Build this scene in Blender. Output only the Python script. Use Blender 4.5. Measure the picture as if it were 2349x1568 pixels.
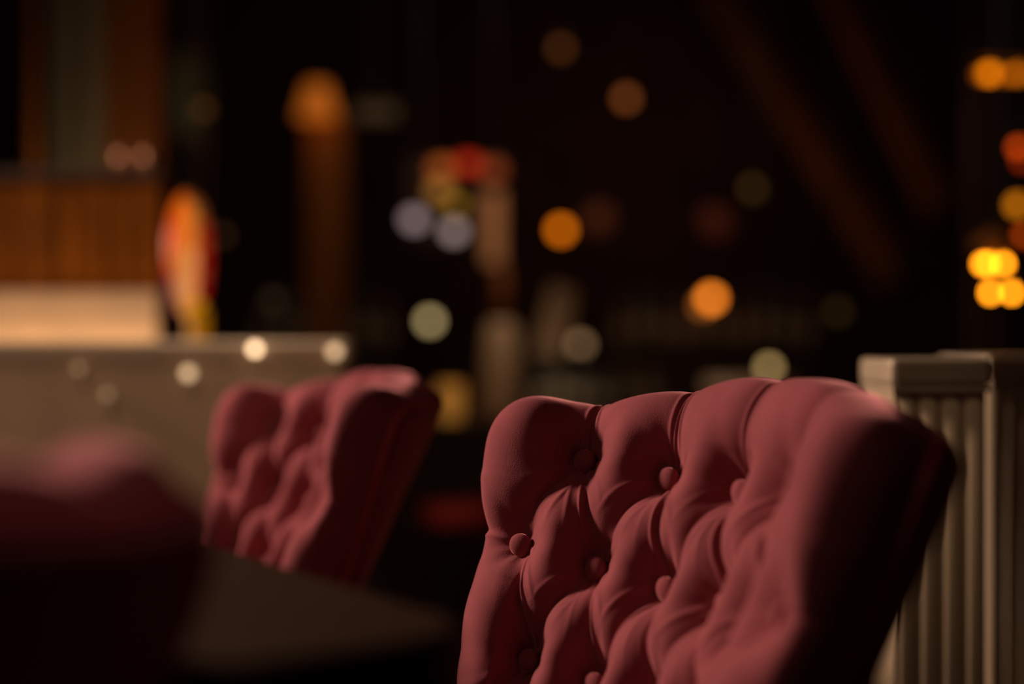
import bpy, bmesh, math, random
import numpy as np
from mathutils import Vector, Matrix

S = bpy.context.scene
for o in list(bpy.data.objects):
    bpy.data.objects.remove(o)
C = S.collection
random.seed(7)

# ------------------------------------------------------------------ camera
FPX = 50.0 / 36.0 * 2349.0
CZ = 0.9
cam = bpy.data.cameras.new('camera')
cam.lens = 50.0
cam.sensor_width = 36.0
cam.clip_start = 0.02
cam.clip_end = 100
cam.dof.use_dof = True
cam.dof.focus_distance = 1.10
cam.dof.aperture_fstop = 1.4
camo = bpy.data.objects.new('camera', cam)
C.objects.link(camo)
camo.location = (0, 0, CZ)
camo.rotation_euler = (math.pi / 2, 0, 0)
S.camera = camo

# ------------------------------------------------------------------ world, lamps, exposure
w = bpy.data.worlds.new('world')
S.world = w
w.use_nodes = True
w.node_tree.nodes['Background'].inputs[0].default_value = (1.0, 0.45, 0.22, 1)
w.node_tree.nodes['Background'].inputs[1].default_value = 0.002
S.view_settings.view_transform = 'Standard'
S.view_settings.look = 'None'
S.view_settings.gamma = 1
S.view_settings.exposure = 0
S.view_settings.use_curve_mapping = False
S.cycles.use_denoising = True
S.cycles.use_adaptive_sampling = False
S.cycles.max_bounces = 5


def lamp(name, kind, loc, power, col, size=0.1, target=None, size_y=None, spot=None, blend=0.6):
    l = bpy.data.lights.new(name, kind)
    l.energy = power
    l.color = col
    if kind == 'AREA':
        l.size = size
        if size_y:
            l.shape = 'RECTANGLE'
            l.size_y = size_y
    else:
        l.shadow_soft_size = size
    if kind == 'SPOT':
        l.spot_size = spot
        l.spot_blend = blend
    o = bpy.data.objects.new(name, l)
    C.objects.link(o)
    o.location = loc
    if target is not None:
        o.rotation_euler = (Vector(target) - Vector(loc)).to_track_quat('-Z', 'Y').to_euler()
    return o


# the pub's warm pendant over the table on the left, beyond the chairs
lamp('pendant_and_fill', 'AREA', (-2.25, 2.05, 2.10), 27, (1.0, 0.72, 0.54), 0.34, (0.0, 1.15, 0.8)).data.spread = math.radians(100)
# added warm spot, unseen, that brightens the left partition's face
lamp('added_spot', 'SPOT', (-0.80, 1.00, 2.5), 34, (1.0, 0.70, 0.46), 0.12, (-0.62, 2.1, 0.80), spot=0.68)
lamp('added_spot', 'SPOT', (0.0, 0.70, 2.3), 8.5, (1.0, 0.72, 0.46), 0.08, (0.38, 1.36, 0.82), spot=0.19)  # another added spot, lights the short end of the right partition
# added soft fill from the left that lifts the dark velvet
lamp('pendant_and_fill', 'AREA', (-1.6, 0.1, 1.8), 2.2, (1.0, 0.66, 0.46), 0.9, (0.0, 1.1, 0.7))
# unseen spot added overhead to light the near chair's crest
lamp('added_spot', 'SPOT', (-0.26, 0.32, 2.6), 13, (1.0, 0.70, 0.50), 0.12, (-0.23, 0.38, 0.86), spot=0.34)
# uplight added unseen behind the plank screen to brighten the pillar
lamp('pillar_fill', 'POINT', (-0.90, 2.98, 1.12), 1.6, (1.0, 0.68, 0.40), 0.05)
lamp('column_fill', 'SPOT', (0.02, 3.5, 2.0), 21, (1.0, 0.74, 0.50), 0.08, (0.03, 4.1, 0.80), spot=0.38)  # spot put in to brighten the tan column on the sideboard
# strip lamp behind the booth partition, washing up the boards
lamp('strip_light', 'AREA', (-0.95, 2.645, 0.85), 0.50, (1.0, 0.66, 0.36), 0.60, (-0.95, 2.75, 0.93), size_y=0.03)
lamp('ceiling_fill', 'POINT', (0.6, 6.9, 1.9), 2.2, (1.0, 0.35, 0.22), 0.2)  # reddish fill added for a dim glow on the ceiling
# dim bar light far back
lamp('bar_light', 'AREA', (0.0, 4.4, 2.2), 4.0, (1.0, 0.66, 0.42), 0.5, (0.0, 5.4, 0.8))


def P(px, py, d):
    """world point seen at pixel (px, py) of the 2349x1568 frame at depth d"""
    return Vector(((px - 1174.5) / FPX * d, d, CZ - (py - 784.0) / FPX * d))


def m_(px, d):
    return px / FPX * d


# ------------------------------------------------------------------ materials
def srgb(r, g, b):
    f = lambda c: ((c / 255 + 0.055) / 1.055) ** 2.4 if c > 10 else c / 255 / 12.92
    return (f(r), f(g), f(b), 1)


def mat(name, col, rough=0.6, metal=0.0, var=0.15, scale=30, stretch=(1, 1, 1), bump=0.0, spec=0.5, emit=None, est=0.0, **kw):
    m = bpy.data.materials.new(name)
    m.use_nodes = True
    nt = m.node_tree
    b = nt.nodes['Principled BSDF']
    b.inputs['Roughness'].default_value = rough
    b.inputs['Metallic'].default_value = metal
    b.inputs['Specular IOR Level'].default_value = spec
    tc = nt.nodes.new('ShaderNodeTexCoord')
    mp = nt.nodes.new('ShaderNodeMapping')
    mp.inputs['Scale'].default_value = stretch
    no = nt.nodes.new('ShaderNodeTexNoise')
    no.inputs['Scale'].default_value = scale
    no.inputs['Detail'].default_value = 5
    cr = nt.nodes.new('ShaderNodeValToRGB')
    c = col[:3]
    cr.color_ramp.elements[0].position = 0.3
    cr.color_ramp.elements[1].position = 0.7
    cr.color_ramp.elements[0].color = tuple(x * (1 - var) for x in c) + (1,)
    cr.color_ramp.elements[1].color = tuple(min(1, x * (1 + var)) for x in c) + (1,)
    L = nt.links.new
    L(tc.outputs['Object'], mp.inputs[0])
    L(mp.outputs[0], no.inputs['Vector'])
    L(no.outputs['Fac'], cr.inputs[0])
    L(cr.outputs[0], b.inputs['Base Color'])
    if bump:
        bu = nt.nodes.new('ShaderNodeBump')
        bu.inputs['Strength'].default_value = bump
        bu.inputs['Distance'].default_value = 0.002
        L(no.outputs['Fac'], bu.inputs['Height'])
        L(bu.outputs[0], b.inputs['Normal'])
    if emit is not None:
        b.inputs['Emission Color'].default_value = tuple(emit[:3]) + (1,)
        b.inputs['Emission Strength'].default_value = est
    return m


def velvet():
    m = mat('velvet', (0.29, 0.066, 0.082), rough=0.9, var=0.12, scale=24, spec=0.15)
    nt = m.node_tree
    b = nt.nodes['Principled BSDF']
    b.inputs['Sheen Weight'].default_value = 1.0
    b.inputs['Sheen Roughness'].default_value = 0.35
    b.inputs['Sheen Tint'].default_value = (1.0, 0.41, 0.44, 1)
    # fine pile: small bump and pale dusty flecks
    tc = nt.nodes.new('ShaderNodeTexCoord')
    n = nt.nodes.new('ShaderNodeTexNoise')
    n.inputs['Scale'].default_value = 900
    n.inputs['Detail'].default_value = 2
    nt.links.new(tc.outputs['Object'], n.inputs['Vector'])
    bu = nt.nodes.new('ShaderNodeBump')
    bu.inputs['Strength'].default_value = 0.35
    bu.inputs['Distance'].default_value = 0.0006
    nt.links.new(n.outputs['Fac'], bu.inputs['Height'])
    nt.links.new(bu.outputs[0], b.inputs['Normal'])
    v = nt.nodes.new('ShaderNodeTexVoronoi')
    v.inputs['Scale'].default_value = 190
    v.inputs['Randomness'].default_value = 1
    nt.links.new(tc.outputs['Object'], v.inputs['Vector'])
    r = nt.nodes.new('ShaderNodeValToRGB')
    r.color_ramp.elements[0].position = 0.0
    r.color_ramp.elements[0].color = (0.22, 0.22, 0.22, 1)
    r.color_ramp.elements[1].position = 0.13
    r.color_ramp.elements[1].color = (0, 0, 0, 1)
    nt.links.new(v.outputs['Distance'], r.inputs[0])
    mx = nt.nodes.new('ShaderNodeMix')
    mx.data_type = 'RGBA'
    old = b.inputs['Base Color'].links[0].from_socket
    nt.links.new(r.outputs[0], mx.inputs[0])
    nt.links.new(old, mx.inputs[6])
    mx.inputs[7].default_value = (0.62, 0.36, 0.24, 1)
    nt.links.new(mx.outputs[2], b.inputs['Base Color'])
    return m


M = {}
M['velvet'] = velvet()
M['velvet_piping'] = mat('velvet_piping', (0.50, 0.05, 0.08), rough=0.45, spec=0.5)
M['dark_wood'] = mat('dark_wood', (0.07, 0.035, 0.018), rough=0.5, var=0.35, scale=12, stretch=(1, 1, 8))
M['table_wood'] = mat('table_wood', (0.026, 0.010, 0.003), rough=0.60, spec=0.08, var=0.35, scale=9, stretch=(1, 7, 1), bump=0.1)
M['board_wood'] = mat('board_wood', (0.30, 0.085, 0.005), rough=0.75, spec=0.08, var=0.45, scale=8, stretch=(6, 6, 0.5))
M['pale_wood'] = mat('pale_wood', (0.72, 0.48, 0.30), rough=0.5, var=0.12, scale=8)
M['cream_panel'] = mat('cream_panel', (0.52, 0.38, 0.25), rough=0.5, var=0.10, scale=10, stretch=(1, 1, 0.2))
M['cap_metal'] = mat('cap_metal', (0.60, 0.47, 0.34), rough=0.36, metal=0.3, var=0.08)
M['wall'] = mat('wall_paint', (0.045, 0.014, 0.011), rough=0.8, var=0.25, scale=3)
M['ceiling'] = mat('ceiling_paint', (0.050, 0.010, 0.009), rough=0.8, var=0.2, scale=2)
M['floor'] = mat('floor_boards', (0.05, 0.026, 0.015), rough=0.5, var=0.3, scale=6, stretch=(6, 1, 1))
M['black_metal'] = mat('black_metal', (0.02, 0.018, 0.016), rough=0.45, metal=0.7)
M['brass'] = mat('brass', (0.55, 0.33, 0.12), rough=0.35, metal=0.9)
M['copper'] = mat('copper', (0.72, 0.34, 0.20), rough=0.4, metal=0.6)
M['bar_wood'] = mat('bar_wood', (0.035, 0.014, 0.010), rough=0.45, var=0.3)
M['olive'] = mat('olive_glaze', (0.12, 0.11, 0.055), rough=0.4)
M['grey_board'] = mat('grey_board', (0.16, 0.13, 0.08), rough=0.6, var=0.25, scale=6, stretch=(5, 5, .4))
M['brown_board'] = mat('brown_board', (0.21, 0.075, 0.013), rough=0.7, spec=0.1, var=0.25, scale=6, stretch=(5, 5, .4))
M['beam'] = mat('beam_wood', (0.22, 0.068, 0.018), rough=0.7, spec=0.1, var=0.3, scale=6)
M['tan'] = mat('tan_ceramic', (0.46, 0.30, 0.18), rough=0.5)
M['glassy'] = mat('bottle_glass', (0.06, 0.06, 0.045), rough=0.15, spec=0.7)
M['glassb'] = mat('brown_bottle_glass', (0.13, 0.07, 0.025), rough=0.15, spec=0.7)
M['red_vinyl'] = mat('red_vinyl', (0.14, 0.010, 0.006), rough=0.8, spec=0.1)
M['label'] = mat('bottle_label', (0.4, 0.34, 0.24), rough=0.7)
M['shade'] = mat('lamp_shade', (0.5, 0.22, 0.06), rough=0.7)


def glow(name, r, g, b, k):
    """lit glass: displayed sRGB colour times k in linear"""
    c = srgb(r, g, b)
    mx = max(c[:3]) or 1
    return mat(name, tuple(0.5 * x / mx for x in c[:3]), rough=0.4, var=0.02, emit=tuple(x / mx for x in c[:3]), est=mx * k)


# ------------------------------------------------------------------ helpers
def link(name, me, m, parent=None, smooth=False):
    me.materials.clear()
    me.materials.append(M[m] if isinstance(m, str) else m)
    if smooth:
        for p in me.polygons:
            p.use_smooth = True
    o = bpy.data.objects.new(name, me)
    C.objects.link(o)
    o.parent = parent
    return o


def obj(name, bm, m, parent=None, smooth=False):
    me = bpy.data.meshes.new(name)
    bm.normal_update()
    bm.to_mesh(me)
    bm.free()
    return link(name, me, m, parent, smooth)


def thing(name, label, cat, loc=(0, 0, 0), rz=0, group=None):
    o = bpy.data.objects.new(name, None)
    C.objects.link(o)
    o.location = loc
    o.rotation_euler = (0, 0, rz)
    o.empty_display_size = 0.1
    return tag(o, label, cat, group)


def tag(o, label, cat, group=None):
    o['label'] = label
    o['category'] = cat
    if group:
        o['group'] = group
    return o


def struct(name, bm, m, parent=None, smooth=False):
    o = obj(name, bm, m, parent, smooth)
    o['kind'] = 'structure'
    return o


def box(bm, x0, x1, y0, y1, z0, z1, bev=0.0):
    r = bmesh.ops.create_cube(bm, size=1)
    vs = r['verts']
    bmesh.ops.scale(bm, vec=(x1 - x0, y1 - y0, z1 - z0), verts=vs)
    bmesh.ops.translate(bm, vec=((x0 + x1) / 2, (y0 + y1) / 2, (z0 + z1) / 2), verts=vs)
    if bev:
        es = list({e for v in vs for e in v.link_edges})
        bmesh.ops.bevel(bm, geom=es, offset=bev, segments=2, affect='EDGES', profile=0.5)
    return bm


def B(*a, **k):
    return box(bmesh.new(), *a, **k)


def tube(bm, a, b, r0, r1=None, seg=12):
    a, b = Vector(a), Vector(b)
    r1 = r0 if r1 is None else r1
    d = b - a
    mt = Matrix.Translation((a + b) / 2) @ d.to_track_quat('Z', 'Y').to_matrix().to_4x4()
    bmesh.ops.create_cone(bm, cap_ends=True, segments=seg, radius1=r0, radius2=r1, depth=d.length, matrix=mt)
    return bm


def T(*a, **k):
    return tube(bmesh.new(), *a, **k)


def lathe(prof, seg=24, bm=None, c=(0, 0, 0)):
    bm = bm or bmesh.new()
    rings = []
    for r, z in prof:
        rings.append([bm.verts.new((c[0] + r * math.cos(2 * math.pi * i / seg), c[1] + r * math.sin(2 * math.pi * i / seg), c[2] + z)) for i in range(seg)])
    for a, b in zip(rings, rings[1:]):
        for i in range(seg):
            bm.faces.new((a[i], a[(i + 1) % seg], b[(i + 1) % seg], b[i]))
    if prof[0][0] > 0:
        bm.faces.new(rings[0][::-1])
    if prof[-1][0] > 0:
        bm.faces.new(rings[-1])
    return bm


def ball(r, c=(0, 0, 0), sc=(1, 1, 1), seg=20):
    bm = bmesh.new()
    bmesh.ops.create_uvsphere(bm, u_segments=seg, v_segments=seg // 2 + 2, radius=r)
    bmesh.ops.scale(bm, vec=sc, verts=bm.verts)
    bmesh.ops.translate(bm, vec=c, verts=bm.verts)
    return bm


# ------------------------------------------------------------------ room shell
X0, X1, Y0, Y1, H = -3.2, 3.6, -1.6, 8.0, 2.9
struct('floor', B(X0, X1, Y0, Y1, -0.1, 0.0), 'floor')
struct('ceiling', B(X0, X1, Y0, Y1, H, H + 0.1), 'ceiling')
struct('wall_back', B(X0, X1, Y1, Y1 + 0.1, 0, H), 'wall')
struct('wall_front', B(X0, X1, Y0 - 0.1, Y0, 0, H), 'wall')
struct('wall_left', B(X0 - 0.1, X0, Y0, Y1, 0, H), 'wall')
struct('wall_right', B(X1, X1 + 0.1, Y0, Y1, 0, H), 'wall')

# ------------------------------------------------------------------ tufted chair
LEAN, KC, A_, B_, FL, CR = 0.5168, 3.4683, 0.0804, 0.0715, 0.1147, -0.4752
PULL = 0.026        # depth of a button under the cushion's crown
TH = 0.048          # thickness of the cushion
ZR = -0.1057 + CZ   # height of the top row of buttons


def tmap(x, t, dep):
    """flat cushion coordinates (x along the back, t up from the first button row, dep forward) -> chair space"""
    tt = np.maximum(t, -0.26) + 0.25 * (np.minimum(t, -0.26) + 0.26)
    xs = x * (1 + FL * tt / 0.1)
    xs = xs - np.sign(x) * np.clip(np.abs(x) / 0.225, 0, 1) ** 10 * 0.030 * np.clip((-t - 0.03) / 0.12, 0, 1)
    th = KC * xs
    px = np.sin(th) / KC
    py = (1 - np.cos(th)) / KC
    nx, ny = -np.sin(th), np.cos(th)
    z = t - CR * x * x * np.clip((t + 0.30) / 0.2, 0, 1)
    cl = 1 / math.sqrt(1 + LEAN ** 2)
    return px + nx * dep * cl, py - LEAN * t + ny * dep * cl, z - dep * LEAN * cl * 0.10


ROWS = 5
buttons = []
for r in range(ROWS):
    n = 5 if r % 2 == 0 else 6
    for j in range(n):
        buttons.append(((j - (n - 1) / 2) * A_, -r * B_, r))
WX = 2.80 * A_


CREST = np.polyfit([-2.9, -2.5, -2, -1, 0, 1, 2, 2.5, 2.9], [0.026, 0.026, 0.031, 0.050, 0.057, 0.044, 0.025, 0.019, 0.018], 5)


def ttop(x):
    """crest height over the first row of buttons (before the sag term is added)"""
    return np.polyval(CREST, np.asarray(x) / A_)


segs = []
for (x, t, r) in buttons:
    for (x2, t2, r2) in buttons:
        if r2 == r + 1 and abs(abs(x2 - x) - A_ / 2) < 1e-4:
            segs.append((x, t, x2, t2, 1.0))
    if r == 0:
        segs.append((x, t, x * 1.02, 0.30, 1.02))
    if r % 2 == 1 and abs(x) > 2.4 * A_:
        segs.append((x, t, x * 1.9, t + 0.012, 0.55))
    if r == ROWS - 1:
        segs.append((x, t, x, t - 0.3, 1.0))


def tuft(x, t):
    """height of the cushion over the button plane"""
    h = np.full_like(x, PULL)
    crease = np.ones_like(x)
    ridge = np.zeros_like(x)
    for i, (xa, ta, xb, tb, k) in enumerate(segs):
        dx, dt = xb - xa, tb - ta
        L = math.hypot(dx, dt)
        s = np.clip(((x - xa) * dx + (t - ta) * dt) / L ** 2, 0, 1)
        ex, et = x - xa - s * dx, t - ta - s * dt
        # a slight wave so that no pleat is ruler straight
        wv = 0.0016 * np.sin(s * 7 + i * 1.7)
        sd = (ex * dt - et * dx) / L + wv
        d = np.sqrt(ex ** 2 + et ** 2 + 1e-9)
        d = np.where((s > 0) & (s < 1), np.abs(sd), d)
        sm = np.sqrt(d * d + 0.0008 ** 2)
        crease = crease * (1 - 0.34 * min(k, 1.1) * np.exp(-sm / 0.0085))
        inside = ((s > 0.02) & (s < 0.995)).astype(float)
        # small rolled folds lying beside the crease
        off = 0.0042 * (1 if (i * 7) % 3 else -1)
        ridge = np.maximum(ridge, inside * np.exp(-((sd - off) / 0.0018) ** 2) * (0.55 + 0.45 * np.sin(i * 2.3)))
        if k == 1.0:
            for sg in (1, -1):
                fan = np.exp(-((sd - sg * (0.0075 + 0.016 * s)) / (0.0022 + 0.001 * s)) ** 2) * np.clip(1.15 - 1.5 * s, 0, 1)
                ridge = np.maximum(ridge, inside * fan * (0.75 if sg * (1 if i % 2 else -1) > 0 else 0.35))
        if k > 1.01:
            ridge = np.maximum(ridge, inside * np.exp(-((sd + 0.0048) / 0.0017) ** 2) * 0.9)
            ridge = np.maximum(ridge, inside * np.exp(-((sd - 0.0008) / 0.0012) ** 2) * 0.8)
    keep = np.ones_like(x)
    rad = np.zeros_like(x)
    for i, (bx, bt, r) in enumerate(buttons):
        dd = np.sqrt((x - bx) ** 2 + (t - bt) ** 2)
        d2 = np.maximum(dd - 0.006, 0)
        keep = keep * (1 - 0.94 * np.exp(-(d2 / 0.0225) ** 1.25))
        an = np.arctan2(t - bt, x - bx)
        rad += np.exp(-(np.maximum(dd - 0.008, 0) / 0.020)) * np.sin(an * 9 + i * 2.1) * np.clip(dd / 0.012, 0, 1)
    dimple = 1 - keep
    low = 1 - crease * keep
    h = PULL * (1 - low) * 1.60 + 0.0034 * ridge * np.clip(1 - dimple * 0.75, 0, 1) + 0.0011 * rad
    # soft irregular swelling of the padding
    h += 0.0010 * np.sin(x * 61 + 1.3 * np.sin(t * 47)) * (1 - dimple)
    return h


def prof(n_in, n_r, n_s, half, r, depth):
    """across-profile: list of (coordinate, drop) from one back edge over the front to the other"""
    pts = []
    for i in range(n_s):
        pts.append((half, depth - (depth - r) * i / n_s))
    for i in range(n_r):
        a = math.pi / 2 * i / n_r
        pts.append((half - r + r * math.cos(a), r - r * math.sin(a)))
    for i in range(n_in + 1):
        pts.append(((half - r) * (1 - 2 * i / n_in), 0.0))
    right = [(-c, d) for c, d in pts[:n_s + n_r]][::-1]
    return pts + right


def cushion(nu, nv, bot=-0.36):
    R = 0.032
    pu = prof(nu, 22, 6, WX, R, TH)[::-1]
    U = np.array([p[0] for p in pu])
    DU = np.array([p[1] for p in pu])
    # arclength coordinate (for the tufting on the rolled edges)
    SU = np.copy(U)
    for sgn in (1, -1):
        idx = np.where(U * sgn > WX - R)[0]
        SU[idx] = sgn * (WX - R + (np.abs(U[idx]) - (WX - R)) + DU[idx])
    # vertical parameter: 0 bottom, 1 = crest front, then over the top to the back
    Vn, DV, SV = [], [], []
    for i in range(nv + 1):
        Vn.append(('in', i / nv)); DV.append(0.0)
    for i in range(1, 23):
        a = math.pi / 2 * i / 22
        Vn.append(('top', math.sin(a))); DV.append(R - R * math.cos(a))
    for i in range(1, 9):
        Vn.append(('top', 1.0)); DV.append(R + (TH - R) * i / 8)
    nU, nV = len(U), len(Vn)
    X = np.zeros((nV, nU)); Tt = np.zeros((nV, nU)); D = np.zeros((nV, nU)); SX = np.zeros((nV, nU)); ST = np.zeros((nV, nU))
    for j, (kind, q) in enumerate(Vn):
        top = ttop(U)
        if kind == 'in':
            q2 = q ** 0.9
            t = bot + (top - R - bot) * q2
            st = t
        else:
            t = top - R + R * q
            st = t + DV[j]
        X[j] = U; Tt[j] = t
        D[j] = np.minimum(TH, (DU ** 2.6 + DV[j] ** 2.6) ** (1 / 2.6))
        SX[j] = SU; ST[j] = st
    # round the two upper corners of the outline
    rc = 0.027
    top = ttop(X)
    a = np.clip((np.abs(X) - (WX - rc)) / rc, 0, 1)
    b = np.clip((Tt - (top - rc)) / rc, 0, 1)
    X2 = np.where((a > 0) & (b > 0), np.sign(X) * (WX - rc + rc * a * np.sqrt(1 - b * b / 2)), X)
    T2 = np.where((a > 0) & (b > 0), top - rc + rc * b * np.sqrt(1 - a * a / 2), Tt)
    hf = tuft(SX, ST)
    base = np.stack(tmap(X2, T2, -D), -1)
    du = np.gradient(base, axis=1)
    dv = np.gradient(base, axis=0)
    n = np.cross(dv, du)
    n /= np.linalg.norm(n, axis=-1, keepdims=True) + 1e-12
    c = base[nV // 2, nU // 2]
    if n[nV // 2, nU // 2][1] < 0:
        n = -n
    # smooth the normals a little so that the pleats turn the edge cleanly
    for _ in range(3):
        n[1:-1] = (n[:-2] + n[1:-1] * 2 + n[2:]) / 4
        n[:, 1:-1] = (n[:, :-2] + n[:, 1:-1] * 2 + n[:, 2:]) / 4
    n /= np.linalg.norm(n, axis=-1, keepdims=True) + 1e-12
    fade = np.clip((TH - D) / (TH * 0.75), 0, 1)
    flat = 0.6 + 0.4 * np.clip(1 - D / R, 0, 1)
    disp = PULL * 0.75 * fade + (hf - PULL * 0.75) * fade * flat
    pos = base + n * disp[..., None]
    verts = pos.reshape(-1, 3)
    faces = []
    I = np.arange(nV * nU).reshape(nV, nU)
    f = np.stack([I[:-1, :-1], I[:-1, 1:], I[1:, 1:], I[1:, :-1]], -1).reshape(-1, 4)
    me = bpy.data.meshes.new('cushion')
    me.vertices.add(len(verts))
    me.vertices.foreach_set('co', verts.ravel())
    me.loops.add(f.size)
    me.loops.foreach_set('vertex_index', f.ravel().astype(np.int32))
    me.polygons.add(len(f))
    me.polygons.foreach_set('loop_start', np.arange(0, f.size, 4, dtype=np.int32))
    me.polygons.foreach_set('loop_total', np.full(len(f), 4, dtype=np.int32))
    me.polygons.foreach_set('use_smooth', np.ones(len(f), dtype=bool))
    me.update(calc_edges=True)
    me.validate()
    # outline at the back edge, for the piping and the back panel
    edge = list(base[:, 0]) + list(base[-1, 1:-1]) + list(base[::-1, -1])
    return me, np.array(edge), base


def pt(x, t, dep):
    a = tmap(np.array(float(x)), np.array(float(t)), np.array(float(dep)))
    return Vector((float(a[0]), float(a[1]), float(a[2])))


def back_panel(outline):
    """closed outer shell behind the cushion"""
    bm = bmesh.new()
    n = len(outline)
    idx = np.linspace(0, n - 1, 121).astype(int)
    nx, nt_ = 40, 40
    # grid in the same map as the cushion
    def grid(dep, inset):
        g = []
        for j in range(nt_ + 1):
            row = []
            for i in range(nx + 1):
                u = -1 + 2 * i / nx
                x = u * (WX - inset)
                tp = float(ttop(np.array(x)))
                q = j / nt_
                t = -0.36 + (tp - inset + 0.36) * q
                rc = 0.027
                a = min(max((abs(x) - (WX - inset - rc)) / rc, 0), 1)
                b = min(max((t - (tp - inset - rc)) / rc, 0), 1)
                if a > 0 and b > 0:
                    x = math.copysign(WX - inset - rc + rc * a * math.sqrt(1 - b * b / 2), x)
                    t = tp - inset - rc + rc * b * math.sqrt(1 - a * a / 2)
                row.append(bm.verts.new(pt(x, t, dep)))
            g.append(row)
        return g
    layers = [grid(-TH + 0.001, 0.003), grid(-TH - 0.012, 0.002), grid(-TH - 0.020, 0.012)]
    for li, g in enumerate(layers):
        if li in (0, 2):
            for j in range(nt_):
                for i in range(nx):
                    bm.faces.new((g[j][i], g[j][i + 1], g[j + 1][i + 1], g[j + 1][i]))
    def ring(g):
        return [g[j][0] for j in range(nt_)] + g[nt_][:-1] + [g[j][nx] for j in range(nt_, 0, -1)] + g[0][:0:-1]
    rs = [ring(g) for g in layers]
    for a, b in zip(rs, rs[1:]):
        for i in range(len(a)):
            bm.faces.new((a[i], a[(i + 1) % len(a)], b[(i + 1) % len(b)], b[i]))
    # drop interior verts of the middle layer
    bmesh.ops.delete(bm, geom=[v for v in bm.verts if not v.link_faces], context='VERTS')
    bmesh.ops.recalc_face_normals(bm, faces=bm.faces)
    return bm


def piping_bm():
    bm = bmesh.new()
    path = []
    for j in range(40):
        path.append((-1, j / 40.0))
    for i in range(61):
        path.append((-1 + 2 * i / 60, 1.0))
    for j in range(39, -1, -1):
        path.append((1, j / 40.0))
    pts = []
    rc = 0.027
    for u, q in path:
        x = u * WX
        tp = float(ttop(np.array(x)))
        t = -0.36 + (tp + 0.36) * q
        a = min(max((abs(x) - (WX - rc)) / rc, 0), 1)
        b = min(max((t - (tp - rc)) / rc, 0), 1)
        if a > 0 and b > 0:
            x2 = math.copysign(WX - rc + rc * a * math.sqrt(1 - b * b / 2), x)
            t = tp - rc + rc * b * math.sqrt(1 - a * a / 2)
            x = x2
        pts.append(pt(x, t, -TH + 0.0005))
    rings = []
    for i, p in enumerate(pts):
        d = (pts[min(i + 1, len(pts) - 1)] - pts[max(i - 1, 0)]).normalized()
        a = d.cross(Vector((0, 1, 0.2))).normalized()
        b = d.cross(a).normalized()
        rings.append([bm.verts.new(p + (a * math.cos(k * math.pi / 4) + b * math.sin(k * math.pi / 4)) * 0.0042) for k in range(8)])
    for a, b in zip(rings, rings[1:]):
        for k in range(8):
            bm.faces.new((a[k], a[(k + 1) % 8], b[(k + 1) % 8], b[k]))
    bmesh.ops.recalc_face_normals(bm, faces=bm.faces)
    return bm


def button_mesh():
    # domed covered button, axis +Y
    R = 0.0095
    pr = [(R * 0.80, -0.004), (R * 0.98, -0.001), (R, 0.0008)]
    for i in range(1, 9):
        a = math.pi / 2 * i / 8
        pr.append((max(R * math.cos(a), 1e-5) * 1.0, 0.0008 + 0.0052 * math.sin(a)))
    bm = lathe(pr, 28)
    bmesh.ops.rotate(bm, cent=(0, 0, 0), matrix=Matrix.Rotation(-math.pi / 2, 3, 'X'), verts=bm.verts)
    me = bpy.data.meshes.new('button')
    bm.to_mesh(me); bm.free()
    return me


ZREF = ZR          # chair-space z = 0 is the first button row; the Empty stands on the floor below it
CUSH, OUTL, _b = cushion(470, 430)
PANEL = None
BTN = button_mesh()


def up(bm, dz):
    bmesh.ops.translate(bm, vec=(0, 0, dz), verts=bm.verts)
    return bm


def make_chair(label, loc, yaw, group):
    t = thing('tufted_chair', label, 'chair', (loc[0], loc[1], 0), yaw, group)
    c = link('back_cushion', CUSH, 'velvet', t)
    c.location = (0, 0, ZR)
    pb = obj('back_panel', up(back_panel(OUTL), ZR), 'velvet', t, True)
    obj('piping', up(piping_bm(), ZR), 'velvet_piping', t, True)
    for (x, tt, r) in buttons:
        p = pt(x, tt, 0.0075)
        q = pt(x, tt, 0.0275)
        b = link('button', BTN, 'velvet', c, True)
        b.location = p
        b.rotation_euler = (q - p).to_track_quat('Y', 'Z').to_euler()
    # seat, rail and legs (below the picture)
    sb = bmesh.new()
    box(sb, -0.21, 0.21, 0.08, 0.40, 0.36, 0.46, 0.035)
    obj('seat', sb, 'velvet', t, True)
    obj('seat_frame', B(-0.195, 0.195, 0.10, 0.385, 0.325, 0.362, 0.006), 'dark_wood', t)
    for sx in (-1, 1):
        obj('leg', T((sx * 0.17, 0.35, 0.325), (sx * 0.175, 0.37, 0.0), 0.020, 0.012), 'dark_wood', t)
        obj('leg', T((sx * 0.165, 0.14, 0.325), (sx * 0.17, 0.08, 0.0), 0.020, 0.012), 'dark_wood', t)
    return t


# In the fit: u = (cos y, -sin y), f = (-sin y, -cos y).  A rotation rz with +X -> -u and +Y -> f is rz = pi - y.
YAW = 1.1129
GC = 'burgundy button-tufted chairs around the dark table'
ch1 = make_chair('burgundy velvet button-tufted chair in sharp focus, nearest on the right', (0.1675, 1.0028), math.pi - YAW, GC)
ch2 = make_chair('smaller out-of-focus burgundy velvet tufted chair behind the dark table', (-0.172, 1.60), math.pi - 1.0, GC)
ch2.scale = (0.78, 1.0, 0.993)
ch3 = make_chair('heavily blurred crimson chair back in the left foreground corner', (-0.288, 0.405), math.radians(35), GC)
ch3.scale = (1.0, 1.0, 1.005)

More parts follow.
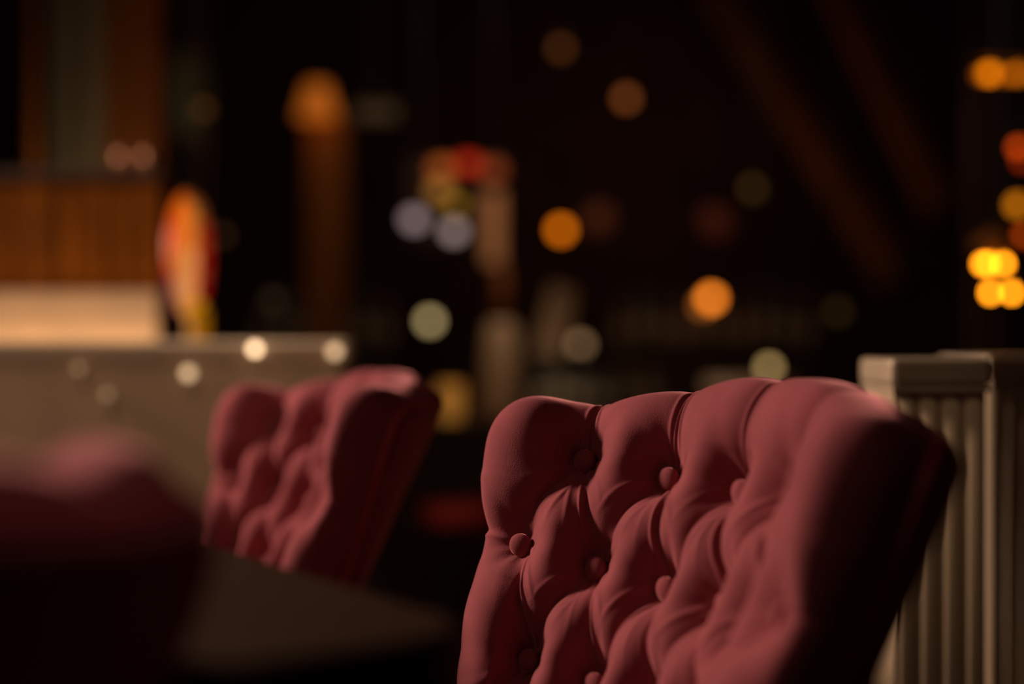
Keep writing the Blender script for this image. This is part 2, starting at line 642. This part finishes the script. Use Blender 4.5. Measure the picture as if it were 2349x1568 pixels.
# ------------------------------------------------------------------ table
def rounded_poly(pts, r, z0, z1, n=10):
    bm = bmesh.new()
    out = []
    k = len(pts)
    for i in range(k):
        p, a, b = Vector(pts[i]), Vector(pts[i - 1]), Vector(pts[(i + 1) % k])
        da, db = (a - p).normalized(), (b - p).normalized()
        c = p + (da + db) * r
        s, e = p + da * r, p + db * r
        for j in range(n + 1):
            q = j / n
            ang0 = math.atan2((s - c).y, (s - c).x)
            ang1 = math.atan2((e - c).y, (e - c).x)
            dd = (ang1 - ang0 + math.pi) % (2 * math.pi) - math.pi
            an = ang0 + dd * q
            out.append((c.x + r * math.cos(an), c.y + r * math.sin(an)))
    lo = [bm.verts.new((x, y, z0)) for x, y in out]
    hi = [bm.verts.new((x, y, z1)) for x, y in out]
    n_ = len(out)
    for i in range(n_):
        bm.faces.new((lo[i], lo[(i + 1) % n_], hi[(i + 1) % n_], hi[i]))
    bm.faces.new(lo[::-1]); f = bm.faces.new(hi)
    bmesh.ops.recalc_face_normals(bm, faces=bm.faces)
    es = [e for e in bm.edges if all(abs(v.co.z - z1) < 1e-6 for v in e.verts)]
    bmesh.ops.bevel(bm, geom=es, offset=0.005, segments=3, affect='EDGES', profile=0.5)
    return bm


a_ = Vector((-0.571, 0.821)); c_ = Vector((-0.821, -0.571))
K = Vector((-0.005, 0.655))
tp = [K, K + a_ * 0.72, K + a_ * 0.72 + c_ * 0.72, K + c_ * 0.72]
tc_ = (tp[0] + tp[2]) / 2
tb = thing('table', 'dark wooden table with rounded corner between the burgundy chairs', 'table', (tc_.x, tc_.y, 0))
tl = [(p.x - tc_.x, p.y - tc_.y) for p in tp]
obj('tabletop', rounded_poly(tl, 0.05, 0.735, 0.768), 'table_wood', tb)
obj('pedestal', T((0, 0, 0.03), (0, 0, 0.735), 0.035), 'black_metal', tb, True)
obj('base', T((0, 0, 0), (0, 0, 0.03), 0.19, 0.16, seg=32), 'black_metal', tb, True)


# ------------------------------------------------------------------ booth partitions
def partition(x0, x1, y0, th, h, label, pitch, rotz=0.0, group='cream booth partitions', ribs=True):
    t = thing('booth_partition', label, 'partition', (x0, y0, 0), rotz, group)
    L = x1 - x0
    obj('core', B(0, L, 0.002, th - 0.002, 0.0, h - 0.026), 'cream_panel', t)
    n = max(2, int(L / pitch)) if ribs else 0
    me = None
    for side in (0, 1):
        for i in range(n):
            if me is None:
                bm = lathe([(pitch * 0.46, 0.0), (pitch * 0.46, h - 0.03)], 10)
                bmesh.ops.scale(bm, vec=(1, 0.22, 1), verts=bm.verts)
                me = bpy.data.meshes.new('slat')
                bm.to_mesh(me); bm.free()
            s = link('slat', me, 'cream_panel', t, True)
            s.location = ((i + 0.5) * L / n, 0.002 if side == 0 else th - 0.002, 0)
    for i in range(0 if ribs else 3):
        obj('panel', B(i * L / 3 + 0.003, (i + 1) * L / 3 - 0.003, -0.001, 0.014, 0.08, h - 0.033, 0.003), 'cream_panel', t)
    cb = bmesh.new()
    box(cb, -0.004, L + 0.004, -0.002, th + 0.002, h - 0.026, h, 0.005)
    obj('cap_rail', cb, 'cap_metal', t, False)
    obj('cap_bead', B(-0.002, L + 0.002, -0.003, th + 0.003, h - 0.032, h - 0.026), 'cap_metal', t)
    return t


partition(-1.85, -0.247, 2.1, 0.09, 0.902, 'long cream booth partition behind the second chair on the left', 0.03, ribs=False)
partition(m_(2052 - 1174.5, 1.36), m_(2262 - 1174.5, 1.36), 1.36, 0.12, 0.884, 'short lit end of the ribbed booth partition at the right', 0.018)
partition(m_(2270 - 1174.5, 1.62), 1.9, 1.62, 0.09, 0.884, 'shaded long ribbed booth partition at the right edge', 0.022, rotz=0.35)

# glowing beads added for lamp glints reflected in the left partition
lg = 'glowing beads for glints on the left booth partition'
for px, py, k, rr, lab in ((585, 800, 5.0, 0.0070, 'brightest glowing bead for a glint on the cap of the left partition'),
                           (768, 806, 1.6, 0.0080, 'glowing bead for a glint at the right end of the left partition'),
                           (432, 856, 1.5, 0.0080, 'dim bead for a glint low on the left partition'),
                           (247, 905, 0.35, 0.0060, 'faint bead for a glint seen through the blurred chair, right one'),
                           (182, 846, 0.3, 0.0060, 'faint bead for a glint seen through the blurred chair, left one')):
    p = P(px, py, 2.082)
    t = thing('cap_glint', lab, 'light', tuple(p), 0, lg)
    obj('bulb', ball(rr), glow('glint_cream', 240, 200, 155, k), t, True)  # emissive ball carries the reflected glint, no real lamp
    obj('glint_mount', T((0, rr * 0.6, 0), (0, 0.02, 0), rr * 0.7), 'brass', t)

# ------------------------------------------------------------------ lit board behind the left partition
xa, xb = m_(-60 - 1174.5, 2.72), m_(367 - 1174.5, 2.72)
bd = thing('board_screen', 'orange wooden plank screen glowing above the left partition', 'screen', (xa, 2.72, 0))
zt = P(0, 412, 2.72).z
n = 7
for i in range(n):
    s = (xb - xa) / n
    obj('plank', B(i * s + 0.002, (i + 1) * s - 0.002, (i % 2) * 0.003, 0.03, 0.30, zt, 0.002), 'board_wood', bd)
obj('pale_rail', B(0, xb - xa, -0.012, 0.0, 0.60, P(0, 668, 2.72).z, 0.003), 'pale_wood', bd)
obj('top_rail', B(-0.01, xb - xa + 0.005, -0.01, 0.04, zt, zt + 0.02, 0.003), 'dark_wood', bd)
obj('stand', B(0.05, xb - xa - 0.05, 0.0, 0.03, 0.0, 0.30), 'dark_wood', bd)
for px, py, lab in ((283, 372, 'dim copper mug added for a reflection, left of the pair'), (340, 372, 'copper mug added for a reflection, right end of the plank screen')):  # mugs added to stand in for two small brown reflections
    p = P(px, py, 2.73)
    t = thing('reflection_mug', lab, 'mug', (p.x, p.y, zt + 0.02), 0, 'copper mugs added for reflections on the plank screen')
    obj('cup', lathe([(0.012, 0), (0.017, 0.004), (0.018, 0.038), (0.016, 0.038), (0.015, 0.005), (0.0001, 0.004)], 20), 'copper', t, True)
    obj('handle', T((0.018, 0, 0.008), (0.027, 0, 0.02), 0.002), 'copper', t)

# pillar of upright boards at the upper left
pl = thing('board_pillar', 'dim pillar of upright brown and grey boards, upper left', 'pillar', (0, 0, 0))
D = 3.3
cols = [(118, 150, 'grey_board'), (150, 178, 'olive'), (180, 240, 'grey_board'), (244, 268, 'brown_board'), (270, 330, 'brown_board'), (332, 372, 'beam')]
for i, (a, b, mm) in enumerate(cols):
    obj('board', B(P(a, 0, D).x, P(b, 0, D).x, D - 0.01 * (i % 2), D + 0.06, 0.0, H - 0.001, 0.003), mm, pl)
pole = thing('pole', 'thin brown pole at the far upper left beside the board pillar', 'pole', tuple(P(75, 784, 3.1) - Vector((0, 0, CZ))))
obj('shaft', T((0, 0, 0), (0, 0, H - 0.001), 0.012), 'brown_board', pole)
obj('foot', T((0, 0, 0), (0, 0, 0.02), 0.04), 'brass', pole)

# stained glass lantern
D = 2.8
c = P(432, 585, D)
ln = thing('stained_glass_lantern', 'glowing red, orange and purple glass lantern beside the plank screen', 'lantern', (c.x, c.y, 0))
GL = dict(red=glow('glass_red', 205, 25, 5, 1.0), orange=glow('glass_orange', 225, 95, 10, 1.0), amber=glow('glass_amber', 190, 115, 40, 1.0),
          cream=glow('glass_cream', 205, 135, 75, 1.0), purple=glow('glass_purple', 90, 25, 70, .9), dred=glow('glass_dark_red', 140, 8, 5, .9),
          yellow=glow('glass_yellow', 205, 140, 5, 1.0), brown=glow('glass_brown', 90, 50, 22, .9))
hw, hh = m_(48, D), m_(140, D)


def lantern_seg(th0, th1, v0, v1):
    bm = bmesh.new()
    n, k = 5, 5
    g = [[None] * (n + 1) for _ in range(k + 1)]
    for j in range(k + 1):
        v = v0 + (v1 - v0) * j / k
        r = math.cos(v) ** 0.8 * hw
        for i in range(n + 1):
            th = th0 + (th1 - th0) * i / n
            g[j][i] = bm.verts.new((r * math.sin(th), -r * math.cos(th), math.sin(v) * hh))
    for j in range(k):
        for i in range(n):
            bm.faces.new((g[j][i], g[j][i + 1], g[j + 1][i + 1], g[j + 1][i]))
    return bm


vb = [-1.45, -0.85, -0.35, 0.1, 0.55, 1.0, 1.45]
tint = [['purple', 'cream', 'yellow', 'yellow'], ['purple', 'cream', 'cream', 'dred'], ['red', 'amber', 'cream', 'dred'],
        ['red', 'orange', 'amber', 'dred'], ['orange', 'orange', 'amber', 'brown'], ['orange', 'orange', 'brown', 'brown']]
tb_ = [-1.5, -0.62, 0.0, 0.62, 1.5]
for j in range(6):
    for i in range(8):
        if i < 4:
            th0, th1 = tb_[i], tb_[i + 1]
            g = tint[j][i]
        else:
            q = (2 * math.pi - 3.0) / 4
            th0, th1 = 1.5 + (i - 4) * q, 1.5 + (i - 3) * q
            g = tint[j][7 - i]
        s = obj('glass_pane', lantern_seg(th0 + .03, th1 - .03, vb[j] + .02, vb[j + 1] - .02), GL[g], ln, True)
        s.location = (0, 0, c.z)
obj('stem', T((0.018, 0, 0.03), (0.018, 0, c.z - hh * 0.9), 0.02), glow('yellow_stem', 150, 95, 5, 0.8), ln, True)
obj('finial', ball(0.012, (0, 0, c.z + hh)), 'brass', ln, True)
obj('base', T((0.0, 0, 0), (0, 0, 0.03), 0.09, 0.07, seg=24), 'brass', ln)

# ------------------------------------------------------------------ upper left background
D = 4.6
op = P(432, 215, D)
ov = thing('oval_mirror', 'dim olive oval mirror hanging beyond the board pillar', 'mirror', tuple(op))
bm = T((0, 0, 0), (0, 0.03, 0), 1.0, seg=40)
bmesh.ops.scale(bm, vec=(m_(46, D), 1, m_(105, D)), verts=bm.verts)
obj('face', bm, 'olive', ov)
bm = bmesh.new()
for k in range(40):
    a, b = 2 * math.pi * k / 40, 2 * math.pi * (k + 1) / 40
    tube(bm, (m_(48, D) * math.cos(a), 0, m_(108, D) * math.sin(a)), (m_(48, D) * math.cos(b), 0, m_(108, D) * math.sin(b)), 0.008, seg=6)
obj('frame', bm, 'dark_wood', ov)
post = thing('mirror_post', 'dark post that carries the oval mirror', 'post', (op.x, op.y + 0.075, 0))
obj('shaft', B(-0.04, 0.04, -0.04, 0.04, 0, H - 0.001, 0.004), 'bar_wood', post)
obj('plinth', B(-0.06, 0.06, -0.055, 0.055, 0, 0.08, 0.004), 'bar_wood', post)

D = 5.2
sp = P(728, 232, D)
t = thing('lamp_post', 'brown wooden post under the glowing orange lamp, upper left', 'post', (sp.x + 0.02, D + 0.10, 0))
obj('shaft', B(-0.075, 0.075, -0.03, 0.05, 0.0, sp.z - 0.05, 0.01), 'brown_board', t)
obj('plinth', B(-0.10, 0.10, -0.045, 0.06, 0.0, 0.1, 0.01), 'brown_board', t)
t = thing('wall_lamp', 'glowing orange conical wall lamp, upper left background', 'lamp', tuple(sp))
obj('shade', lathe([(0.040, 0.06), (0.075, -0.06), (0.072, -0.06), (0.037, 0.06)], 28), glow('orange_shade', 170, 88, 22, 0.75), t, True)
obj('bracket', T((0, 0.0, 0.06), (0, 0.07, 0.06), 0.008), 'brass', t)
l = lamp('wall_lamp_light', 'POINT', (0, -0.03, -0.08), 0.09, (1.0, 0.5, 0.15), 0.02)
l.parent = t
t = thing('wall_bracket', 'faint grey arm to the right of the orange wall lamp', 'bracket', tuple(P(860, 258, D)))
obj('arm', B(-0.08, 0.08, 0, 0.02, -0.03, 0.03, 0.01), 'grey_board', t)
obj('rod', T((0, 0.01, 0.03), (0, 0.01, H - t.location.z - 0.001), 0.005), 'black_metal', t)

lamp('mirror_fill', 'SPOT', (op.x + 0.1, 4.15, 1.15), 1.6, (1.0, 0.85, 0.55), 0.05, tuple(op), spot=0.55)  # unseen spot added so that the mirror's face shows

# ------------------------------------------------------------------ illuminated sign in the middle
D = 5.0
sg = thing('bar_sign', 'lit hanging sign of red, amber and white glass, upper centre', 'sign', tuple(P(1050, 470, D)))


def rel(px, py):
    return P(px, py, D) - P(1050, 470, D)


def patch(name, px, py, wpx, hpx, g, dy=0.0, label=None):
    c = rel(px, py)
    w2, h2 = m_(wpx / 2, D), m_(hpx / 2, D)
    bm = T((0, -0.012, 0), (0, 0.012, 0), 1.0, seg=28)
    bmesh.ops.scale(bm, vec=(w2, 1, h2), verts=bm.verts)
    o = obj(name, bm, g, sg)
    o.location = (c.x, dy, c.z)
    if label:
        o['label'] = label


patch('red_glass', 1075, 378, 52, 30, glow('sign_red', 150, 28, 8, 1.5), -.03)
patch('orange_glass', 1015, 388, 50, 34, glow('sign_orange', 120, 58, 18, 1.8), -.02)
patch('orange_glass', 1130, 392, 50, 34, glow('sign_orange_dim', 90, 38, 14, 1.5), -.02)
patch('amber_glass', 1010, 440, 44, 40, glow('sign_amber', 115, 78, 32, 1.8), -.05)
patch('yellow_glass', 1045, 470, 30, 20, glow('sign_yellow', 120, 90, 5, 2.2), -.01)
patch('white_globe', 952, 505, 40, 34, glow('sign_white', 150, 130, 132, 1.5), -.03)
patch('white_globe', 1042, 532, 36, 32, glow('sign_white_b', 150, 130, 126, 1.9), -.03)
obj('tan_panel', B(rel(1112, 0).x, rel(1152, 0).x, -0.01, 0.01, rel(0, 605).z, rel(0, 440).z, 0.004), glow('sign_tan', 105, 68, 40, 0.9), sg)
obj('frame', B(rel(930, 0).x, rel(1160, 0).x, 0.015, 0.035, rel(0, 560).z, rel(0, 365).z, 0.005), 'bar_wood', sg)
for px in (960, 1130):
    obj('chain', T((rel(px, 0).x, 0.02, rel(0, 366).z), (rel(px, 0).x, 0.02, H - sg.location.z - 0.001), 0.004), 'black_metal', sg)

# ------------------------------------------------------------------ low sideboard with objects
D = 4.0
zc = P(0, 962, D).z
sx0, sx1 = P(880, 0, D).x, P(1660, 0, D).x
sb = thing('sideboard', 'dark sideboard behind the chairs in the centre background', 'sideboard', (sx0, D - 0.1, 0))
obj('body', B(0, sx1 - sx0, 0.02, 0.45, 0.0, zc - 0.03), 'bar_wood', sb)
obj('worktop', B(-0.02, sx1 - sx0 + 0.02, 0, 0.47, zc - 0.03, zc, 0.005), 'bar_wood', sb)
for i in range(3):
    w3 = (sx1 - sx0) / 3
    d = obj('door', B(i * w3 + 0.01, (i + 1) * w3 - 0.01, 0.004, 0.02, 0.06, zc - 0.05, 0.003), 'bar_wood', sb)
    obj('knob', ball(0.012, ((i + .85) * w3, -0.006, zc - 0.25)), 'brass', d, True)


def on_board(px, dy=0.1):
    return (P(px, 0, D).x, D + dy, zc)


t = thing('ceramic_column', 'tall tan ceramic column standing on the sideboard, centre', 'column', on_board(1150))
hz = P(0, 735, D).z - zc
obj('body', lathe([(0.052, 0), (0.060, 0.02), (0.056, hz * .6), (0.044, hz * 0.93), (0.03, hz)], 28), 'tan', t, True)
obj('neck', lathe([(0.026, hz), (0.020, hz + 0.09), (0.016, hz + 0.16)], 20), 'beam', t, True)
t = thing('leaning_paddle', 'pale paddle-shaped board leaning to the right of the tan column', 'board', on_board(1225, 0.2))
hz2 = P(0, 640, D).z - zc
bm = bmesh.new()
box(bm, -0.045, 0.045, -0.01, 0.01, 0.17, 0.39, 0.008)
box(bm, -0.010, 0.010, -0.008, 0.008, 0.012, 0.18, 0.002)
bmesh.ops.rotate(bm, cent=(0, 0, 0), matrix=Matrix.Rotation(math.radians(14), 3, 'Y'), verts=bm.verts)
obj('blade', bm, 'tan', t)
obj('foot', B(-0.05, 0.06, -0.03, 0.03, 0, 0.02, 0.004), 'dark_wood', t)

t = thing('candle_jar', 'glowing amber candle jar just right of the second chair', 'candle', on_board(1033, 0.0))
obj('glass', lathe([(0.026, 0), (0.033, 0.01), (0.034, 0.10), (0.031, 0.10), (0.029, 0.012), (0.001, 0.008)], 24), glow('amber_jar', 160, 105, 40, 0.7), t, True)
obj('wax', T((0, 0, 0.0), (0, 0, 0.05), 0.027), 'pale_wood', t)

bg = 'dim bottles on the sideboard'


def bottle(px, dy, r, h, m, lab, loc=None, cat='bottle', g=bg):
    t = thing('bottle', lab, cat, loc or on_board(px, dy), 0, g)
    obj('body', lathe([(r * .9, 0), (r, 0.008), (r, h * .58), (r * .8, h * .68), (r * .35, h * .78), (r * .32, h * .96), (r * .38, h)], 18), m, t, True)
    obj('label', lathe([(r * 1.02, h * .18), (r * 1.02, h * .46)], 18), 'label', t, True)
    return t


names = ['leftmost dim grey bottle right of the tan column', 'second dim grey bottle right of the tan column', 'third grey bottle on the sideboard, mid row',
         'fourth grey bottle on the sideboard', 'brown bottle on the right half of the sideboard', 'broad brown bottle near the right end of the sideboard']
for i, (px, r, h, m) in enumerate(((1250, 0.022, 0.20, 'glassy'), (1292, 0.022, 0.21, 'glassy'), (1335, 0.024, 0.20, 'glassy'), (1385, 0.023, 0.19, 'glassy'),
                                   (1452, 0.028, 0.21, 'glassb'), (1512, 0.032, 0.20, 'glassb'))):
    bottle(px, 0.12, r, h, m, names[i])

# back bar shelf, far away
D2 = 6.4
ORD = ['first', 'second', 'third', 'fourth', 'fifth', 'sixth', 'seventh', 'eighth', 'ninth', 'tenth', 'eleventh']
for (xa_, xb_, yy, nm) in ((560, 900, 805, 'left'), (1400, 1900, 805, 'right')):
    z = P(0, yy, D2).z
    xl, xr = P(xa_, 0, D2).x, P(xb_, 0, D2).x
    t = thing('back_bar', 'dark back bar cabinet with bottles, %s of centre' % nm, 'cabinet', (xl, D2 - 0.05, 0))
    obj('body', B(0, xr - xl, 0.02, 0.32, 0, z - 0.03), 'bar_wood', t)
    obj('worktop', B(-0.02, xr - xl + 0.02, 0, 0.34, z - 0.03, z, 0.004), 'bar_wood', t)
    n = int((xb_ - xa_) / 48)
    for i in range(n):
        px = xa_ + 30 + i * 48
        bottle(0, 0, 0.036, 0.27 + 0.03 * ((i * 5) % 3), 'glassy' if i % 3 else 'glassb',
               '%s dim bottle from the left on the back bar %s of centre' % (ORD[i], nm), (P(px, 0, D2).x, D2 + 0.1, z), g='bottles on the %s back bar' % nm)

# pale side table just over the main chair's crest
D = 3.2
zt2 = P(0, 868, D).z
t = thing('side_table', 'pale round side table glimpsed over the main chair', 'table', (P(1735, 0, D).x, D + 0.1, 0))
obj('tabletop', T((0, 0, zt2 - 0.03), (0, 0, zt2), 0.105, seg=36), 'cream_panel', t)
obj('leg', T((0, 0, 0.02), (0, 0, zt2 - 0.03), 0.02), 'black_metal', t)
obj('base', T((0, 0, 0), (0, 0, 0.02), 0.14, seg=30), 'black_metal', t)
lamp('table_light', 'SPOT', (0.6, 3.1, 2.4), 5, (1.0, 0.85, 0.55), 0.05, (0.57, 3.3, 0.8), spot=0.4)

# red stool in the dark gap between the chairs
D = 3.0
c = P(1085, 1175, D)
t = thing('red_stool', 'dark red vinyl stool in the gap between the two chairs', 'stool', (c.x, c.y, 0))
obj('seat', lathe([(0.0001, c.z - 0.03), (0.10, c.z - 0.03), (0.115, c.z - 0.01), (0.11, c.z + 0.02), (0.0001, c.z + 0.03)], 28), 'red_vinyl', t, True)
for k in range(4):
    a = math.pi / 4 + k * math.pi / 2
    obj('leg', T((0.07 * math.cos(a), 0.07 * math.sin(a), c.z - 0.03), (0.13 * math.cos(a), 0.13 * math.sin(a), 0), 0.010), 'black_metal', t)
lamp('stool_light', 'SPOT', (0.0, 3.0, 2.5), 0.7, (1.0, 0.5, 0.3), 0.05, (c.x, c.y, c.z), spot=0.18)

# ------------------------------------------------------------------ sloping beams on the right
for i, (pa, pb, wd, lab) in enumerate((((1560, -160), (2075, 660), 0.16, 'left one of the two sloping roof beams'),
                                       ((1900, -60), (2165, 500), 0.11, 'right one of the two sloping roof beams'))):
    a, b = P(pa[0], pa[1], 6.6), P(pb[0], pb[1], 5.6)
    t = thing('sloping_beam', lab, 'beam', tuple(b), 0, 'sloping roof beams')
    d = (a - b)
    if a.z > H:
        d = d * ((H - b.z) / d.z)
    bm = bmesh.new()
    L_ = d.length
    box(bm, -wd / 2, wd / 2, -0.05, 0.05, 0, L_, 0.008)
    bm.transform(d.to_track_quat('Z', 'Y').to_matrix().to_4x4())
    obj('timber', bm, 'beam', t)
    obj('iron_strap', T((0, 0, 0), tuple(d * 0.05), wd * 0.62, seg=4), 'black_metal', t)
lamp('beam_light', 'SPOT', (2.6, 3.6, 1.1), 1.5, (1.0, 0.42, 0.16), 0.1, (1.55, 5.8, 1.45), spot=0.5)


# ------------------------------------------------------------------ pendant bulbs (the bokeh discs)
def pendant(px, py, d, spx, col, k, lab, g='hanging bulbs in the dark room', asp=1.0):
    """spx: bulb size in pixels"""
    p = P(px, py, d)
    t = thing('pendant_bulb_or_glint', lab, 'lamp', tuple(p), 0, g)
    r = m_(spx / 2, d)
    obj('bulb', ball(r, (0, 0, 0), (1, 1, asp)), glow('bulb_or_glint_glow', *col, k), t, True)
    obj('socket', T((0, 0, r * asp * 0.85), (0, 0, r * asp * 0.85 + 0.03), r * 0.45), 'black_metal', t)
    obj('cord', T((0, 0, r * asp * 0.85 + 0.03), (0, 0, H - p.z - 0.0005), 0.0025, seg=6), 'black_metal', t)
    return t


BUL = [
    (1287, 527, 6.0, 30, (178, 88, 3), 6.2, 'bright plain orange bulb hanging at the centre'),
    (1632, 684, 6.0, 30, (225, 118, 30), 6.5, 'large bright orange bulb right of centre, front one of a pair'),
    (1612, 700, 6.3, 26, (110, 60, 20), 6, 'dim orange bulb just behind the large bright one'),
    (986, 736, 5.6, 28, (150, 130, 88), 5.2, 'pale greenish white bulb left of centre'),
    (1331, 790, 5.6, 28, (105, 80, 55), 5.2, 'small beige bulb just above the main chair'),
    (1437, 226, 5.2, 28, (105, 55, 22), 3.4, 'brown-orange bulb high in the centre'),
    (1287, 112, 5.2, 28, (52, 30, 12), 2.6, 'very dim bulb at the top centre'),
    (1727, 433, 5.2, 28, (50, 36, 14), 2.6, 'dim olive bulb high on the right of centre'),
    (1764, 843, 4.6, 26, (125, 102, 62), 8, 'yellowish bulb just over the crest of the main chair'),
    (1923, 716, 5.0, 30, (34, 24, 8), 2.6, 'barely visible olive bulb in the right half'),
    (625, 690, 4.6, 26, (26, 23, 14), 3, 'barely visible grey bulb above the left partition'),
    (510, 540, 4.2, 22, (38, 24, 12), 4, 'faint brown bulb right of the glass lantern'),
    (1372, 502, 6.4, 62, (42, 20, 9), 0.9, 'broad faint reddish glow right of the plain orange bulb'),
    (1642, 510, 6.4, 66, (36, 13, 6), 0.9, 'broad faint reddish glow above the large bright bulb'),
    (466, 250, 3.8, 24, (60, 35, 12), 3, 'dim amber ball added for the glint on the oval mirror'),  # glowing ball hung here in place of a brown glint
]
for b in BUL:
    pendant(*b)

# ------------------------------------------------------------------ right edge lamps
D = 2.8
t = thing('bulb_cluster', 'bright yellow-orange cluster lamp at the right edge', 'lamp', tuple(P(2288, 560, D)))
o0 = P(2288, 560, D)
obj('rod', T((0, 0, 0.03), (0, 0, H - o0.z - 0.0005), 0.003), 'black_metal', t)
obj('crown', lathe([(0.05, -0.01), (0.045, 0.01), (0.01, 0.03)], 24), 'brown_board', t, True)
gb = glow('cluster_glow', 255, 150, 20, 14)
for px, py, dd in ((2255, 605, 0.0), (2277, 603, 0.015), (2297, 606, -0.01), (2272, 671, 0.0), (2323, 671, 0.005)):
    q = P(px, py, D) - o0
    q.y = dd
    bo = obj('bulb', ball(m_(9, D), tuple(q), (1, 1, 1.15)), gb, t, True)
    a = obj('arm', T((q.x * 0.4, q.y, 0.0), (q.x, q.y, q.z + m_(9, D)), 0.003, seg=8), 'brass', t)

D = 3.3
t = thing('bar_lamp', 'wide orange lamp high at the right edge', 'lamp', tuple(P(2300, 168, D)))
o0 = P(2300, 168, D)
gb2 = glow('bar_lamp_glow', 215, 112, 5, 4.2)
for px in (2270, 2338):
    obj('bulb', ball(m_(13, D), (P(px, 168, D).x - o0.x, 0, 0), (1.1, 1, 1)), gb2, t, True)
obj('tube', T((P(2250, 0, D).x - o0.x, 0.02, 0), (P(2400, 0, D).x - o0.x, 0.02, 0), m_(9, D)), glow('tube_glow', 150, 78, 5, 1.6), t)
obj('hood', B(P(2235, 0, D).x - o0.x, P(2420, 0, D).x - o0.x, -0.04, 0.05, m_(20, D), m_(30, D), 0.003), 'black_metal', t)
obj('rod', T((0, 0, m_(30, D)), (0, 0, H - o0.z - 0.0005), 0.005), 'black_metal', t)

pendant(2336, 338, 3.0, 26, (180, 60, 5), 3.2, 'red-orange bulb at the right edge under the wide lamp', 'small lamps at the right edge')
pendant(2345, 368, 3.15, 22, (150, 40, 5), 3.2, 'lower of two overlapping red bulbs at the right edge', 'small lamps at the right edge')
pendant(2334, 470, 3.2, 34, (185, 105, 8), 2.6, 'dull amber bulb at the right edge above the cluster', 'small lamps at the right edge')
pendant(2349, 540, 3.1, 24, (170, 60, 5), 3.2, 'red bulb cut by the right edge beside the cluster', 'small lamps at the right edge')
t = thing('wall_post', 'brown post faintly lit beside the bulb cluster', 'post', (P(2262, 0, 3.6).x, 3.6, 0))
obj('shaft', B(-0.045, 0.045, -0.03, 0.03, 0, H - 0.001, 0.005), 'bar_wood', t)
obj('plinth', B(-0.06, 0.06, -0.045, 0.045, 0, 0.1, 0.005), 'brown_board', t)
